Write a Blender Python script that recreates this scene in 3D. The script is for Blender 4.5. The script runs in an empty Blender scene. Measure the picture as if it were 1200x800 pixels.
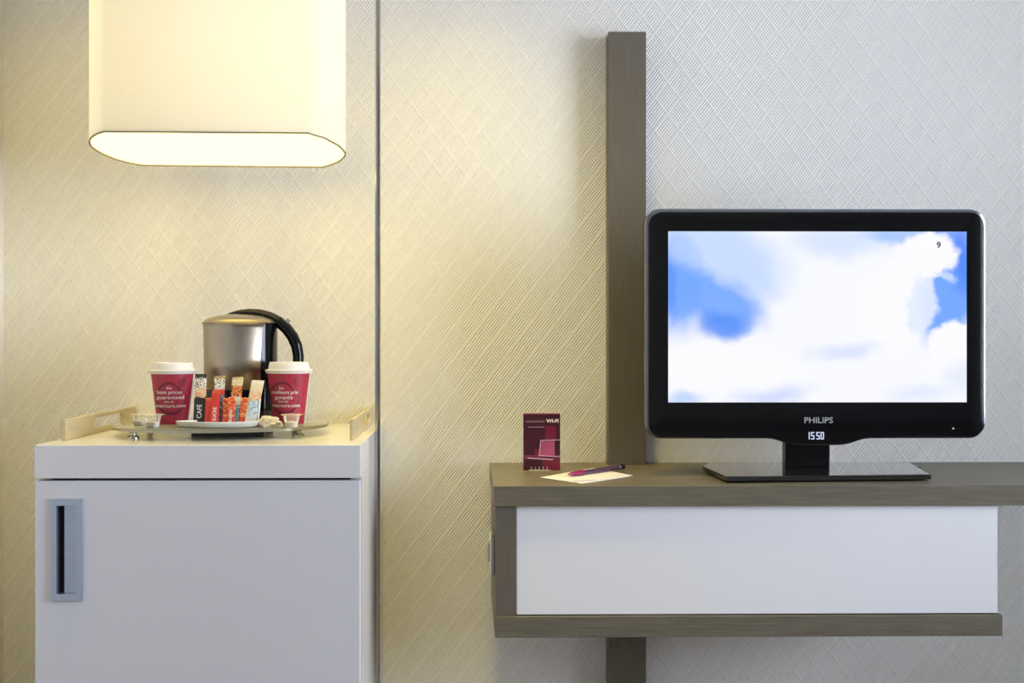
import bpy, bmesh, math, random
from mathutils import Vector, Matrix, noise
random.seed(7)
C = bpy.context.scene.collection
SC = bpy.context.scene

# ------------------------------------------------------------------ camera
F = 1297.0                      # focal length in pixels of a 1200 px wide frame
YAW = math.radians(0.75)
PPX, PPY = 566.0, 400.0
EYE = Vector((0.0, 0.0, 1.05))
cam = bpy.data.cameras.new('camera')
cam.sensor_width = 36.0
cam.lens = 36.0 * F / 1200.0
cam.shift_x = (600.0 - PPX) / 1200.0
cam.clip_start = 0.05
co = bpy.data.objects.new('camera', cam)
C.objects.link(co)
co.location = EYE
co.rotation_euler = (math.pi / 2, 0, -YAW)
SC.camera = co

# ------------------------------------------------------------------ colour management, world, lights
SC.view_settings.view_transform = 'Standard'
SC.view_settings.look = 'None'
SC.view_settings.exposure = 0.0
SC.view_settings.gamma = 1.0
SC.view_settings.use_curve_mapping = False
SC.cycles.use_denoising = True
SC.cycles.max_bounces = 8
SC.cycles.diffuse_bounces = 5
SC.cycles.sample_clamp_indirect = 6.0
SC.cycles.blur_glossy = 0.5

w = bpy.data.worlds.new('world')
SC.world = w
w.use_nodes = True
w.node_tree.nodes['Background'].inputs[0].default_value = (0.62, 0.76, 1.0, 1)
w.node_tree.nodes['Background'].inputs[1].default_value = 1.0

WIN_POWER = 126.0
BULB_POWER = 0.42
WASH_POWER = 3.1
DIFF_STRENGTH = 3.7
SHADE_GLOW = 0.19
WARM = (1.0, 0.77, 0.24)

def area(name, loc, target, sx, sy, power, col):
    l = bpy.data.lights.new(name, 'AREA')
    l.shape = 'RECTANGLE'; l.size = sx; l.size_y = sy
    l.energy = power; l.color = col
    o = bpy.data.objects.new(name, l); C.objects.link(o)
    o.location = loc
    d = Vector(target) - Vector(loc)
    o.rotation_euler = d.to_track_quat('-Z', 'Y').to_euler()
    return o
# daylight entering by the window in the right-hand wall
area('window_daylight', (2.72, 0.95, 1.48), (0.0, 0.95, 1.48), 1.15, 1.50, WIN_POWER, (0.80, 0.845, 1.0))

# added warm fill beams from the ceiling, brightening the wall (above the frame)
for dx_, tx_, pw_ in ((-0.02, 0.0, 1.0), (-0.86, -0.84, 0.55)):
    area('wall_fill_beam', (dx_, 1.80, 2.535), (tx_, 2.38, -0.05), 0.30, 0.10, WASH_POWER * pw_, (1.0, 0.77, 0.17)).data.spread = math.radians(51)

# ------------------------------------------------------------------ helpers
def ray(px, py):
    dx = (px - PPX) / F
    c, s = math.cos(YAW), math.sin(YAW)
    return Vector((dx * c + s, c - dx * s, (PPY - py) / F))
def at(px, py, Y):              # the point seen at a pixel, at depth Y
    r = ray(px, py)
    return EYE + r * (Y / r.y)
def on(px, py, z):              # the point seen at a pixel, on a level surface
    r = ray(px, py)
    return EYE + r * ((z - EYE.z) / r.z)

def link(o): C.objects.link(o); return o
def thing(name, label, cat, loc, group=None):
    o = bpy.data.objects.new(name, None)
    o.empty_display_size = 0.05
    o.location = loc
    o['label'] = label; o['category'] = cat
    if group: o['group'] = group
    return link(o)
def tag(o, label, cat, group=None):
    o['label'] = label; o['category'] = cat
    if group: o['group'] = group
    return o
def rootof(o):
    while o.parent: o = o.parent
    return o

class MB:
    def __init__(s): s.bm = bmesh.new()
    def box(s, x0, x1, y0, y1, z0, z1, bev=0.0, seg=2):
        r = bmesh.ops.create_cube(s.bm, size=1.0)
        vs = r['verts']
        for v in vs:
            v.co = Vector(((x0 + x1) / 2 + v.co.x * (x1 - x0), (y0 + y1) / 2 + v.co.y * (y1 - y0), (z0 + z1) / 2 + v.co.z * (z1 - z0)))
        if bev > 0:
            es = list({e for v in vs for e in v.link_edges})
            bmesh.ops.bevel(s.bm, geom=es, offset=bev, segments=seg, affect='EDGES', profile=0.5)
        return s
    def ring(s, outer, inners, a, b, axis='y', bev=0.0):
        """solid plate: outline with holes, from a to b along axis; outline in the two other axes"""
        def mk(p, d):
            if axis == 'y': return Vector((p[0], d, p[1]))
            if axis == 'x': return Vector((d, p[0], p[1]))
            return Vector((p[0], p[1], d))
        bm = s.bm
        loops = []
        for poly in [outer] + list(inners):
            la = [bm.verts.new(mk(p, a)) for p in poly]
            lb = [bm.verts.new(mk(p, b)) for p in poly]
            loops.append((la, lb))
            n = len(poly)
            for i in range(n):
                bm.faces.new((la[i], la[(i + 1) % n], lb[(i + 1) % n], lb[i]))
        for k in (0, 1):
            if not inners:
                bm.faces.new(loops[0][k])
            else:
                es = []
                for lp in loops:
                    l = lp[k]
                    for i in range(len(l)):
                        es.append(bm.edges.get((l[i], l[(i + 1) % len(l)])))
                bmesh.ops.triangle_fill(bm, edges=es, use_beauty=True)
        bmesh.ops.recalc_face_normals(bm, faces=bm.faces)
        if bev > 0:
            es = []
            for la, lb in loops:
                for l in (la, lb):
                    es += [bm.edges.get((l[i], l[(i + 1) % len(l)])) for i in range(len(l))]
            bmesh.ops.bevel(bm, geom=[e for e in es if e], offset=bev, segments=2, affect='EDGES', profile=0.5)
        return s
    def lathe(s, prof, cx, cy, seg=48, cap0=True, cap1=True):
        rings = []
        for r, z in prof:
            rings.append([s.bm.verts.new((cx + r * math.cos(2 * math.pi * i / seg), cy + r * math.sin(2 * math.pi * i / seg), z)) for i in range(seg)])
        for a, b in zip(rings, rings[1:]):
            for i in range(seg):
                s.bm.faces.new((a[i], a[(i + 1) % seg], b[(i + 1) % seg], b[i]))
        if cap0: s.bm.faces.new(rings[0])
        if cap1: s.bm.faces.new(rings[-1])
        bmesh.ops.recalc_face_normals(s.bm, faces=s.bm.faces)
        return s
    def tube(s, pts, rads, seg=16, up=Vector((0, 1, 0))):
        """swept tube; rads = list of (ra along up, rb sideways) or floats"""
        pts = [Vector(p) for p in pts]
        rings = []
        for i, p in enumerate(pts):
            t = (pts[min(i + 1, len(pts) - 1)] - pts[max(i - 1, 0)]).normalized()
            u = (up - t * up.dot(t)).normalized()
            v = t.cross(u)
            r = rads[i] if isinstance(rads, (list, tuple)) else rads
            ra, rb = r if isinstance(r, (list, tuple)) else (r, r)
            rings.append([s.bm.verts.new(p + u * (ra * math.cos(2 * math.pi * k / seg)) + v * (rb * math.sin(2 * math.pi * k / seg))) for k in range(seg)])
        for a, b in zip(rings, rings[1:]):
            for k in range(seg):
                s.bm.faces.new((a[k], a[(k + 1) % seg], b[(k + 1) % seg], b[k]))
        s.bm.faces.new(rings[0]); s.bm.faces.new(rings[-1])
        bmesh.ops.recalc_face_normals(s.bm, faces=s.bm.faces)
        return s
    def build(s, name, mat, parent=None, smooth=False, angle=35, kind=None, label=None):
        me = bpy.data.meshes.new(name)
        if parent is not None:
            L = rootof(parent).location
            bmesh.ops.translate(s.bm, verts=s.bm.verts, vec=-L)
        s.bm.to_mesh(me); s.bm.free()
        if mat is not None: me.materials.append(mat)
        if smooth:
            for p in me.polygons: p.use_smooth = True
            me.set_sharp_from_angle(angle=math.radians(angle))
        o = link(bpy.data.objects.new(name, me))
        if parent is not None: o.parent = parent
        if kind: o['kind'] = kind
        if label: o['label'] = label
        return o

def rrect(x0, x1, z0, z1, r, n=8):
    pts = []
    for cx, cz, a0 in ((x1 - r, z1 - r, 0), (x0 + r, z1 - r, 90), (x0 + r, z0 + r, 180), (x1 - r, z0 + r, 270)):
        for i in range(n + 1):
            a = math.radians(a0 + 90 * i / n)
            pts.append((cx + r * math.cos(a), cz + r * math.sin(a)))
    return pts

def text_mesh(body, size, align='CENTER', bold=0.0, spacing=1.0):
    cu = bpy.data.curves.new('lettering', 'FONT')
    cu.body = body; cu.size = size; cu.align_x = align; cu.offset = bold; cu.space_character = spacing
    cu.resolution_u = 3
    o = bpy.data.objects.new('lettering', cu); C.objects.link(o)
    bpy.context.view_layer.update()
    dg = bpy.context.evaluated_depsgraph_get()
    me = bpy.data.meshes.new_from_object(o.evaluated_get(dg))
    bpy.data.objects.remove(o); bpy.data.curves.remove(cu)
    return me
def add_text(mb, body, size, mapf, **k):
    """writes text into mb; mapf takes (x, y) of the lettering to a point in space"""
    fit = k.pop('fit', None)
    me = text_mesh(body, size, **k)
    if fit:                       # (centre, width) the line is squeezed into
        xs = [v.co.x for v in me.vertices]; lo_, hi_ = min(xs), max(xs)
        for v in me.vertices: v.co.x = fit[0] + (v.co.x - (lo_ + hi_) / 2) * fit[1] / (hi_ - lo_)
    vs = [mb.bm.verts.new(mapf(v.co.x, v.co.y)) for v in me.vertices]
    for p in me.polygons:
        try: mb.bm.faces.new([vs[i] for i in p.vertices])
        except ValueError: pass
    bpy.data.meshes.remove(me)
    return mb

# ------------------------------------------------------------------ materials
def mat(name, col=(0.8, 0.8, 0.8), rough=0.5, metal=0.0, **k):
    m = bpy.data.materials.new(name); m.use_nodes = True
    b = m.node_tree.nodes['Principled BSDF']
    b.inputs['Base Color'].default_value = (*col, 1)
    b.inputs['Roughness'].default_value = rough
    b.inputs['Metallic'].default_value = metal
    for kk, v in k.items():
        b.inputs[kk.replace('_', ' ')].default_value = v
    return m
def N(m, t, **k):
    n = m.node_tree.nodes.new(t)
    for a, v in k.items(): setattr(n, a, v)
    return n
def L(m, a, b): m.node_tree.links.new(a, b)
def math_(m, op, a, b=None, c=None):
    n = N(m, 'ShaderNodeMath', operation=op)
    for i, v in enumerate((a, b, c)):
        if v is None: continue
        if isinstance(v, (int, float)): n.inputs[i].default_value = v
        else: L(m, v, n.inputs[i])
    return n.outputs[0]
def mottled(name, c1, c2, scale, rough, stretch=(1, 1, 1), bump=0.0, detail=4.0, **k):
    m = mat(name, c1, rough, **k)
    b = m.node_tree.nodes['Principled BSDF']
    tc = N(m, 'ShaderNodeTexCoord'); mp = N(m, 'ShaderNodeMapping')
    mp.inputs['Scale'].default_value = stretch
    L(m, tc.outputs['Object'], mp.inputs[0])
    nz = N(m, 'ShaderNodeTexNoise'); nz.inputs['Scale'].default_value = scale; nz.inputs['Detail'].default_value = detail
    L(m, mp.outputs[0], nz.inputs['Vector'])
    rp = N(m, 'ShaderNodeValToRGB')
    rp.color_ramp.elements[0].position = 0.32; rp.color_ramp.elements[0].color = (*c1, 1)
    rp.color_ramp.elements[1].position = 0.68; rp.color_ramp.elements[1].color = (*c2, 1)
    L(m, nz.outputs[0], rp.inputs[0]); L(m, rp.outputs[0], b.inputs['Base Color'])
    if bump:
        bp = N(m, 'ShaderNodeBump'); bp.inputs['Strength'].default_value = 0.5; bp.inputs['Distance'].default_value = bump
        L(m, nz.outputs[0], bp.inputs['Height']); L(m, bp.outputs[0], b.inputs['Normal'])
    return m

def wallpaper(name, col, axis='X'):
    """embossed paper: beads in lozenges between smooth diagonal ribs"""
    m = mat(name, col, 0.62)
    b = m.node_tree.nodes['Principled BSDF']
    g = N(m, 'ShaderNodeNewGeometry'); sp = N(m, 'ShaderNodeSeparateXYZ')
    L(m, g.outputs['Position'], sp.inputs[0])
    x = math_(m, 'DIVIDE', sp.outputs[axis], 0.0535)
    z = math_(m, 'DIVIDE', sp.outputs['Z'], 0.0700)
    u = math_(m, 'ADD', x, z); v = math_(m, 'SUBTRACT', x, z)
    su = math_(m, 'SINE', math_(m, 'MULTIPLY', u, 2 * math.pi * 8))
    sv = math_(m, 'SINE', math_(m, 'MULTIPLY', v, 2 * math.pi * 8))
    beads = math_(m, 'ADD', math_(m, 'MULTIPLY', su, 0.4), math_(m, 'MULTIPLY', sv, 1.3))
    # ribs along the lozenge edges
    def tri(q):
        f = math_(m, 'FRACT', q)
        d = math_(m, 'ABSOLUTE', math_(m, 'SUBTRACT', f, 0.5))   # 0.5 on the edge
        mr = N(m, 'ShaderNodeMapRange', interpolation_type='SMOOTHSTEP')
        L(m, d, mr.inputs[0]); mr.inputs[1].default_value = 0.42; mr.inputs[2].default_value = 0.475
        return mr.outputs[0]
    ru, rv = tri(math_(m, 'MULTIPLY', u, 1.0)), tri(math_(m, 'MULTIPLY', v, 1.0))
    nz = N(m, 'ShaderNodeTexNoise'); nz.inputs['Scale'].default_value = 7.0; nz.inputs['Detail'].default_value = 2.0
    L(m, g.outputs['Position'], nz.inputs['Vector'])
    edge = math_(m, 'MAXIMUM', math_(m, 'MULTIPLY', ru, 0.7), rv)
    inner = math_(m, 'MULTIPLY', beads, math_(m, 'SUBTRACT', 1.0, edge))
    wav = math_(m, 'SINE', math_(m, 'MULTIPLY', u, 2 * math.pi * 9))
    h = math_(m, 'ADD', math_(m, 'MULTIPLY', inner, 0.28), math_(m, 'MULTIPLY', edge, 0.42))
    h = math_(m, 'ADD', h, math_(m, 'MULTIPLY', nz.outputs[0], 0.3))
    bp = N(m, 'ShaderNodeBump'); bp.inputs['Strength'].default_value = 1.0; bp.inputs['Distance'].default_value = 0.0016
    L(m, h, bp.inputs['Height']); L(m, bp.outputs[0], b.inputs['Normal'])
    return m

def emis(name, col, s):
    m = bpy.data.materials.new(name); m.use_nodes = True
    nt = m.node_tree; nt.nodes.clear()
    e = nt.nodes.new('ShaderNodeEmission'); o = nt.nodes.new('ShaderNodeOutputMaterial')
    e.inputs[0].default_value = (*col, 1); e.inputs[1].default_value = s
    nt.links.new(e.outputs[0], o.inputs[0])
    return m

def clear(name, tint=(0.93, 0.95, 0.93), rough=0.03, alpha=0.25, col=(0.9, 0.92, 0.9)):
    """thin clear glass or plastic: mostly transparent, glossy on top"""
    m = bpy.data.materials.new(name); m.use_nodes = True
    nt = m.node_tree; nt.nodes.clear()
    tr = nt.nodes.new('ShaderNodeBsdfTransparent'); tr.inputs[0].default_value = (*tint, 1)
    pb = nt.nodes.new('ShaderNodeBsdfPrincipled'); pb.inputs['Base Color'].default_value = (*col, 1); pb.inputs['Roughness'].default_value = rough
    fr = nt.nodes.new('ShaderNodeFresnel'); fr.inputs[0].default_value = 1.45
    ad = nt.nodes.new('ShaderNodeMath'); ad.operation = 'ADD'; ad.use_clamp = True; ad.inputs[1].default_value = alpha
    mx = nt.nodes.new('ShaderNodeMixShader'); o = nt.nodes.new('ShaderNodeOutputMaterial')
    nt.links.new(fr.outputs[0], ad.inputs[0]); nt.links.new(ad.outputs[0], mx.inputs[0])
    nt.links.new(tr.outputs[0], mx.inputs[1]); nt.links.new(pb.outputs[0], mx.inputs[2]); nt.links.new(mx.outputs[0], o.inputs[0])
    return m

M = {}
M['wallpaper'] = wallpaper('cream_embossed_wallpaper', (0.76, 0.745, 0.70), 'X')
M['wallpaper_side'] = wallpaper('cream_embossed_wallpaper_side', (0.76, 0.745, 0.70), 'Y')
M['ceiling'] = mottled('matt_white_ceiling', (0.78, 0.78, 0.76), (0.80, 0.80, 0.78), 3, 0.9)
M['carpet'] = mottled('taupe_carpet', (0.20, 0.17, 0.14), (0.26, 0.22, 0.18), 180, 0.95, bump=0.002)
M['laminate'] = mottled('white_gloss_laminate', (0.715, 0.71, 0.72), (0.73, 0.725, 0.735), 2.0, 0.32, Coat_Weight=0.6, Coat_Roughness=0.06)
M['door_white'] = mottled('satin_white_laminate', (0.69, 0.69, 0.725), (0.705, 0.705, 0.74), 2.0, 0.38, Coat_Weight=0.25, Coat_Roughness=0.2)
M['desk_white'] = mottled('white_panel_laminate', (0.76, 0.76, 0.77), (0.775, 0.775, 0.785), 2.0, 0.35, Coat_Weight=0.2, Coat_Roughness=0.2)
M['shadow_gap'] = mat('dark_gap_board', (0.02, 0.02, 0.02), 0.8)
M['wood_h'] = mottled('grey_brown_oak_grain_across', (0.108, 0.095, 0.066), (0.160, 0.142, 0.100), 26, 0.42, stretch=(0.6, 4, 14), detail=6)
M['wood_v'] = mottled('grey_brown_oak_grain_upright', (0.108, 0.093, 0.069), (0.136, 0.119, 0.089), 26, 0.45, stretch=(14, 4, 0.5), detail=6)
M['steel'] = mottled('brushed_steel', (0.50, 0.48, 0.45), (0.62, 0.60, 0.56), 60, 0.27, stretch=(12, 12, 0.3), metal=1.0)
M['kettle_steel'] = mottled('satin_kettle_steel', (0.40, 0.345, 0.27), (0.45, 0.39, 0.31), 60, 0.30, stretch=(1, 1, 10), metal=1.0, Anisotropic=0.75)
M['pole'] = mottled('polished_steel_bar', (0.42, 0.40, 0.38), (0.50, 0.48, 0.46), 20, 0.16, stretch=(8, 8, 0.4), metal=1.0)
M['handle'] = mottled('satin_aluminium', (0.42, 0.48, 0.60), (0.46, 0.52, 0.63), 40, 0.38, stretch=(1, 1, 8), metal=0.85)
M['rail'] = mottled('champagne_anodised_aluminium', (0.52, 0.43, 0.26), (0.56, 0.47, 0.29), 30, 0.42, stretch=(1, 1, 6), metal=0.25)
M['black_gloss'] = mat('black_gloss_plastic', (0.004, 0.004, 0.005), 0.12, Specular_IOR_Level=0.28)
M['black_soft'] = mat('black_satin_plastic', (0.012, 0.012, 0.012), 0.28)
M['rim'] = mat('smoked_chrome_rim', (0.20, 0.215, 0.24), 0.16, 0.9)
M['black_glass'] = mat('black_glass_plate', (0.012, 0.013, 0.012), 0.05, Coat_Weight=1.0, Coat_Roughness=0.02)
M['glass'] = clear('greenish_tray_glass', (0.80, 0.83, 0.76), 0.03, 0.22, (0.50, 0.50, 0.42))
M['plastic'] = clear('clear_plastic', (0.94, 0.94, 0.92), 0.08, 0.18, (0.85, 0.84, 0.8))
M['pane'] = clear('window_pane_glass', (0.97, 0.98, 0.98), 0.02, 0.0)
M['cup_red'] = mottled('crimson_cup_paper', (0.38, 0.020, 0.046), (0.41, 0.024, 0.052), 20, 0.45)
M['cup_dark'] = mat('dark_red_print', (0.13, 0.006, 0.03), 0.5)
M['cup_white'] = mat('white_print', (0.80, 0.72, 0.70), 0.5)
M['cup_shadowprint'] = mat('pink_print', (0.62, 0.30, 0.33), 0.5)
M['lid'] = mat('white_lid_plastic', (0.78, 0.75, 0.70), 0.35, Subsurface_Weight=0.0)
M['cup_paper'] = mat('white_cup_paper', (0.78, 0.74, 0.66), 0.6)
M['white_ceramic'] = mat('white_glazed_ceramic', (0.82, 0.80, 0.74), 0.2)
M['tea_paper'] = mottled('crumpled_tea_bag_paper', (0.62, 0.56, 0.42), (0.74, 0.68, 0.55), 60, 0.8, bump=0.002)
M['note'] = mat('cream_note_paper', (0.66, 0.65, 0.64), 0.6)
M['note_shadow'] = mat('lilac_note_shadow', (0.42, 0.38, 0.50), 0.6)  # colour of the shadow line painted on the note sheets
M['pen_pink'] = mat('magenta_pen_cap', (0.22, 0.010, 0.065), 0.25)
M['pen_dark'] = mat('aubergine_pen_barrel', (0.055, 0.022, 0.05), 0.25)
M['logo'] = mat('silver_lettering', (0.42, 0.42, 0.43), 0.35, 0.3)
M['digit'] = emis('clock_digits', (0.66, 0.74, 1.0), 1.0)
M['led'] = emis('white_standby_light', (1.0, 1.0, 1.0), 1.6)
M['bulb'] = emis('lit_bulb', (1.0, 0.85, 0.6), 6.0)

# ------------------------------------------------------------------ main measures
YW = 2.38                                   # the papered wall
ZT = EYE.z - 0.1754                         # cabinet top
ZD = EYE.z - 0.2606                         # desk top
XL, XR = at(4, 400, YW).x, 2.62
YB, ZC = -1.9, 2.55

# ------------------------------------------------------------------ room shell
def struct(name, mb, m, parent=None): return mb.build(name, m, parent, kind='structure')
struct('floor', MB().box(XL - .1, XR + .1, YB - .1, YW + .1, -0.1, 0), M['carpet'])
struct('ceiling', MB().box(XL - .1, XR + .1, YB - .1, YW + .1, ZC, ZC + .1), M['ceiling'])
struct('wall_back', MB().box(XL - .1, XR + .1, YW, YW + .1, 0, ZC), M['wallpaper'])
struct('wall_left', MB().box(XL - .1, XL, YB, YW, 0, ZC), M['wallpaper_side'])
struct('wall_front', MB().box(XL - .1, XR + .1, YB - .1, YB, 0, ZC), M['ceiling'])
WY0, WY1, WZ0, WZ1 = 0.35, 1.55, 0.70, 2.28
struct('wall_right', MB().ring([(YB, 0), (YW, 0), (YW, ZC), (YB, ZC)], [[(WY0, WZ0), (WY1, WZ0), (WY1, WZ1), (WY0, WZ1)]], XR, XR + .1, 'x'), M['wallpaper_side'])
wf = struct('window_1', MB().ring([(WY0, WZ0), (WY1, WZ0), (WY1, WZ1), (WY0, WZ1)],
            [[(WY0 + .05, WZ0 + .05), (WY1 - .05, WZ0 + .05), (WY1 - .05, WZ1 - .05), (WY0 + .05, WZ1 - .05)]], XR + .03, XR + .07, 'x'), M['ceiling'])
pn = MB().box(XR + .045, XR + .05, WY0 + .05, WY1 - .05, WZ0 + .05, WZ1 - .05).build('window_glass', M['pane'], wf)

# ------------------------------------------------------------------ lamp shade
zb = EYE.z + 0.3532
shade_px = [(361, 156), (380.5, 161.7), (397.5, 171), (402.6, 176), (405, 180.0), (403.8, 183.5), (400.5, 187), (396, 190), (388, 193), (378, 196),
            (168, 193.8), (150, 190.7), (135.5, 186.7), (122, 181.3), (114, 177), (107, 172), (104.3, 167), (105.5, 162.5), (110, 158.6), (115, 156.2), (121.6, 154.2)]
plan = [on(px, py, zb) for px, py in shade_px]
plan = [(p.x, p.y) for p in plan]
cxs = sum(p[0] for p in plan) / len(plan); cys = sum(p[1] for p in plan) / len(plan)
def inset(poly, d):
    n = len(poly); out = []
    for i in range(n):
        a, b, c = Vector(poly[i - 1]), Vector(poly[i]), Vector(poly[(i + 1) % n])
        n1 = Vector((-(b - a).y, (b - a).x)).normalized(); n2 = Vector((-(c - b).y, (c - b).x)).normalized()
        nn = (n1 + n2).normalized()
        out.append(tuple(b + nn * (d / max(0.5, nn.dot(n1)))))
    return out
def sgn_area(poly):
    return sum(poly[i - 1][0] * poly[i][1] - poly[i][0] * poly[i - 1][1] for i in range(len(poly))) / 2
if sgn_area(plan) < 0: plan.reverse()
ztop = zb + 0.42
POLE_X0 = at(422.4, 521, 1.88).x + 0.0008
POLE_Y = 2.159
lamp = thing('wall_lamp', 'large cream fabric lamp shade with glowing underside hung above the minibar cabinet', 'lamp', (cxs, cys, zb))
def shade_mat():
    m = bpy.data.materials.new('cream_translucent_shade_fabric'); m.use_nodes = True
    nt = m.node_tree; nt.nodes.clear()
    o = nt.nodes.new('ShaderNodeOutputMaterial')
    d = nt.nodes.new('ShaderNodeBsdfDiffuse'); t = nt.nodes.new('ShaderNodeBsdfTranslucent')
    e = nt.nodes.new('ShaderNodeEmission'); ad = nt.nodes.new('ShaderNodeAddShader')
    tc = nt.nodes.new('ShaderNodeTexCoord'); nz = nt.nodes.new('ShaderNodeTexNoise'); nz.inputs['Scale'].default_value = 300
    rp = nt.nodes.new('ShaderNodeValToRGB')
    rp.color_ramp.elements[0].color = (0.80, 0.77, 0.68, 1); rp.color_ramp.elements[1].color = (0.84, 0.81, 0.72, 1)
    nt.links.new(tc.outputs['Object'], nz.inputs['Vector']); nt.links.new(nz.outputs[0], rp.inputs[0])
    nt.links.new(rp.outputs[0], d.inputs[0]); nt.links.new(rp.outputs[0], t.inputs[0])
    mx = nt.nodes.new('ShaderNodeMixShader'); mx.inputs[0].default_value = 0.5
    nt.links.new(d.outputs[0], mx.inputs[1]); nt.links.new(t.outputs[0], mx.inputs[2])
    e.inputs[0].default_value = (1.0, 0.84, 0.46, 1); e.inputs[1].default_value = SHADE_GLOW
    nt.links.new(mx.outputs[0], ad.inputs[0]); nt.links.new(e.outputs[0], ad.inputs[1])
    nt.links.new(ad.outputs[0], o.inputs[0])
    return m
M['shade'] = shade_mat()
M['shade_trim'] = mat('shade_edge_tape', (0.22, 0.20, 0.16), 0.7)
mb = MB()
n = len(plan)
vo = [[mb.bm.verts.new((x, y, z)) for x, y in plan] for z in (zb, ztop)]
for i in range(n): mb.bm.faces.new((vo[0][i], vo[0][(i + 1) % n], vo[1][(i + 1) % n], vo[1][i]))
mb.build('lamp_shade', M['shade'], lamp, smooth=True, angle=80)
MB().ring(inset(plan, -0.0008), [inset(plan, 0.0018)], zb - 0.0012, zb + 0.0012, 'z').build('shade_trim', M['shade_trim'], lamp, label='thin brown wire edge of the shade')
# diffuser sheet in the mouth of the shade, glowing
M['diffuser'] = emis('glowing_diffuser_sheet', WARM, DIFF_STRENGTH)
MB().ring(inset(plan, 0.0022), [], zb + 0.0016, zb + 0.005, 'z').build('diffuser', M['diffuser'], lamp, label='glowing white diffuser closing the underside of the shade')
df = bpy.data.objects['diffuser'].data
df.materials.append(M['ceiling'])
for p in df.polygons:
    if p.normal.z > -0.5: p.material_index = 1      # only the underside glows
# bulb on a lamp holder, carried by an arm from the steel pole
bz, bx, by = zb + 0.185, at(250, 30, 2.0).x, 2.035
MB().lathe([(0.004, bz + .05), (0.016, bz + .045), (0.018, bz + .03), (0.028, bz + .005), (0.030, bz - .015), (0.022, bz - .035), (0.006, bz - .044)], bx, by, 24).build('bulb', M['bulb'], lamp, smooth=True)
MB().lathe([(0.020, bz + .047), (0.022, bz + .06), (0.022, bz + .10), (0.012, bz + .11), (0.006, ztop + 0.035)], bx, by, 24).build('lamp_holder', M['steel'], lamp, smooth=True)
MB().tube([(bx, by, ztop + .03), (bx + .08, by + .02, ztop + .03), (POLE_X0 - .03, POLE_Y, ztop + .03), (POLE_X0, POLE_Y, ztop + .03)], 0.006, 12, up=Vector((0, 0, 1))).build('arm', M['pole'], lamp, smooth=True)
l = bpy.data.lights.new('lamp_bulb_light', 'POINT'); l.energy = BULB_POWER; l.color = (1.0, 0.84, 0.60); l.shadow_soft_size = 0.05
lo = link(bpy.data.objects.new('lamp_bulb_light', l)); lo.location = Vector((bx, by, bz)) - lamp.location; lo.parent = lamp
MB_bulb = bpy.data.objects['bulb']; MB_bulb.visible_shadow = True

# made-up ceiling fittings holding the added fill beams
for dx_, where in ((-.02, 'right of the steel pole'), (-.86, 'by the left wall')):
    dl = thing('added_fill_fitting', 'added unseen rectangular fill light in the ceiling ' + where, 'ceiling light', (dx_, 1.80, ZC), 'added ceiling fill lights')
    MB().ring(rrect(dx_ - .18, dx_ + .18, 1.72, 1.88, .01, 4), [rrect(dx_ - .165, dx_ + .165, 1.735, 1.865, .008, 4)], ZC - .018, ZC - .0005, 'z').build('frame', M['ceiling'], dl)
    MB().box(dx_ - .164, dx_ + .164, 1.736, 1.864, ZC - .006, ZC - .001).build('lens', M['bulb'], dl)  # glowing face of the added fill fitting

# ------------------------------------------------------------------ steel pole
tag(MB().box(POLE_X0, POLE_X0 + .0102, POLE_Y - .001, POLE_Y + .019, 0, ZC, .0012).build('steel_pole', M['pole'], smooth=True),
    'slim polished steel pole running from floor to ceiling beside the white cabinet', 'pole')

# ------------------------------------------------------------------ minibar cabinet
YC = 1.88
cxl, cxr = at(40, 521, YC).x, at(422.4, 521, YC).x
cab = thing('minibar_cabinet', 'white minibar cabinet with flush pull handle under the glowing lamp shade', 'cabinet', ((cxl + cxr) / 2, 2.13, 0))
zlip = at(40, 560.5, YC).z
zdoor = at(40, 563.5, YC).z
top = MB().box(cxl, cxr, YC, YW - .001, zlip, ZT, .0008).build('worktop', M['laminate'], cab)
MB().box(cxl + .001, cxl + .019, YC + .022, YW - .001, .0, zlip).box(cxr - .019, cxr - .0002, YC + .022, YW - .001, .0, zlip).box(cxl + .02, cxr - .02, YW - .02, YW - .001, .0, zlip).build('body', M['laminate'], cab)
MB().box(cxl + .019, cxr - .019, YC + .03, YC + .045, .0, zlip).build('inner_board', M['shadow_gap'], cab)
hx0, hx1 = at(60, 640, YC).x, at(97.6, 640, YC).x
hz0, hz1 = at(60, 704, YC).z, at(60, 583.5, YC).z
qx0, qx1 = at(66.8, 640, YC).x, at(89.3, 640, YC).x
qz0, qz1 = at(60, 696, YC).z, at(60, 592.3, YC).z
def rect(x0, x1, z0, z1): return [(x0, z0), (x1, z0), (x1, z1), (x0, z1)]
door = MB().ring(rect(cxl + .001, cxr - .0012, .06, zdoor), [rect(qx0 - .003, qx1 + .003, qz0 - .003, qz1 + .003)], YC + .001, YC + .020, 'y', bev=.0006).build('door', M['door_white'], cab)
hd = MB().ring(rect(hx0, hx1, hz0, hz1), [rect(qx0, qx1, qz0, qz1)], YC - .003, YC + .0008, 'y', bev=.0007)
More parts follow.
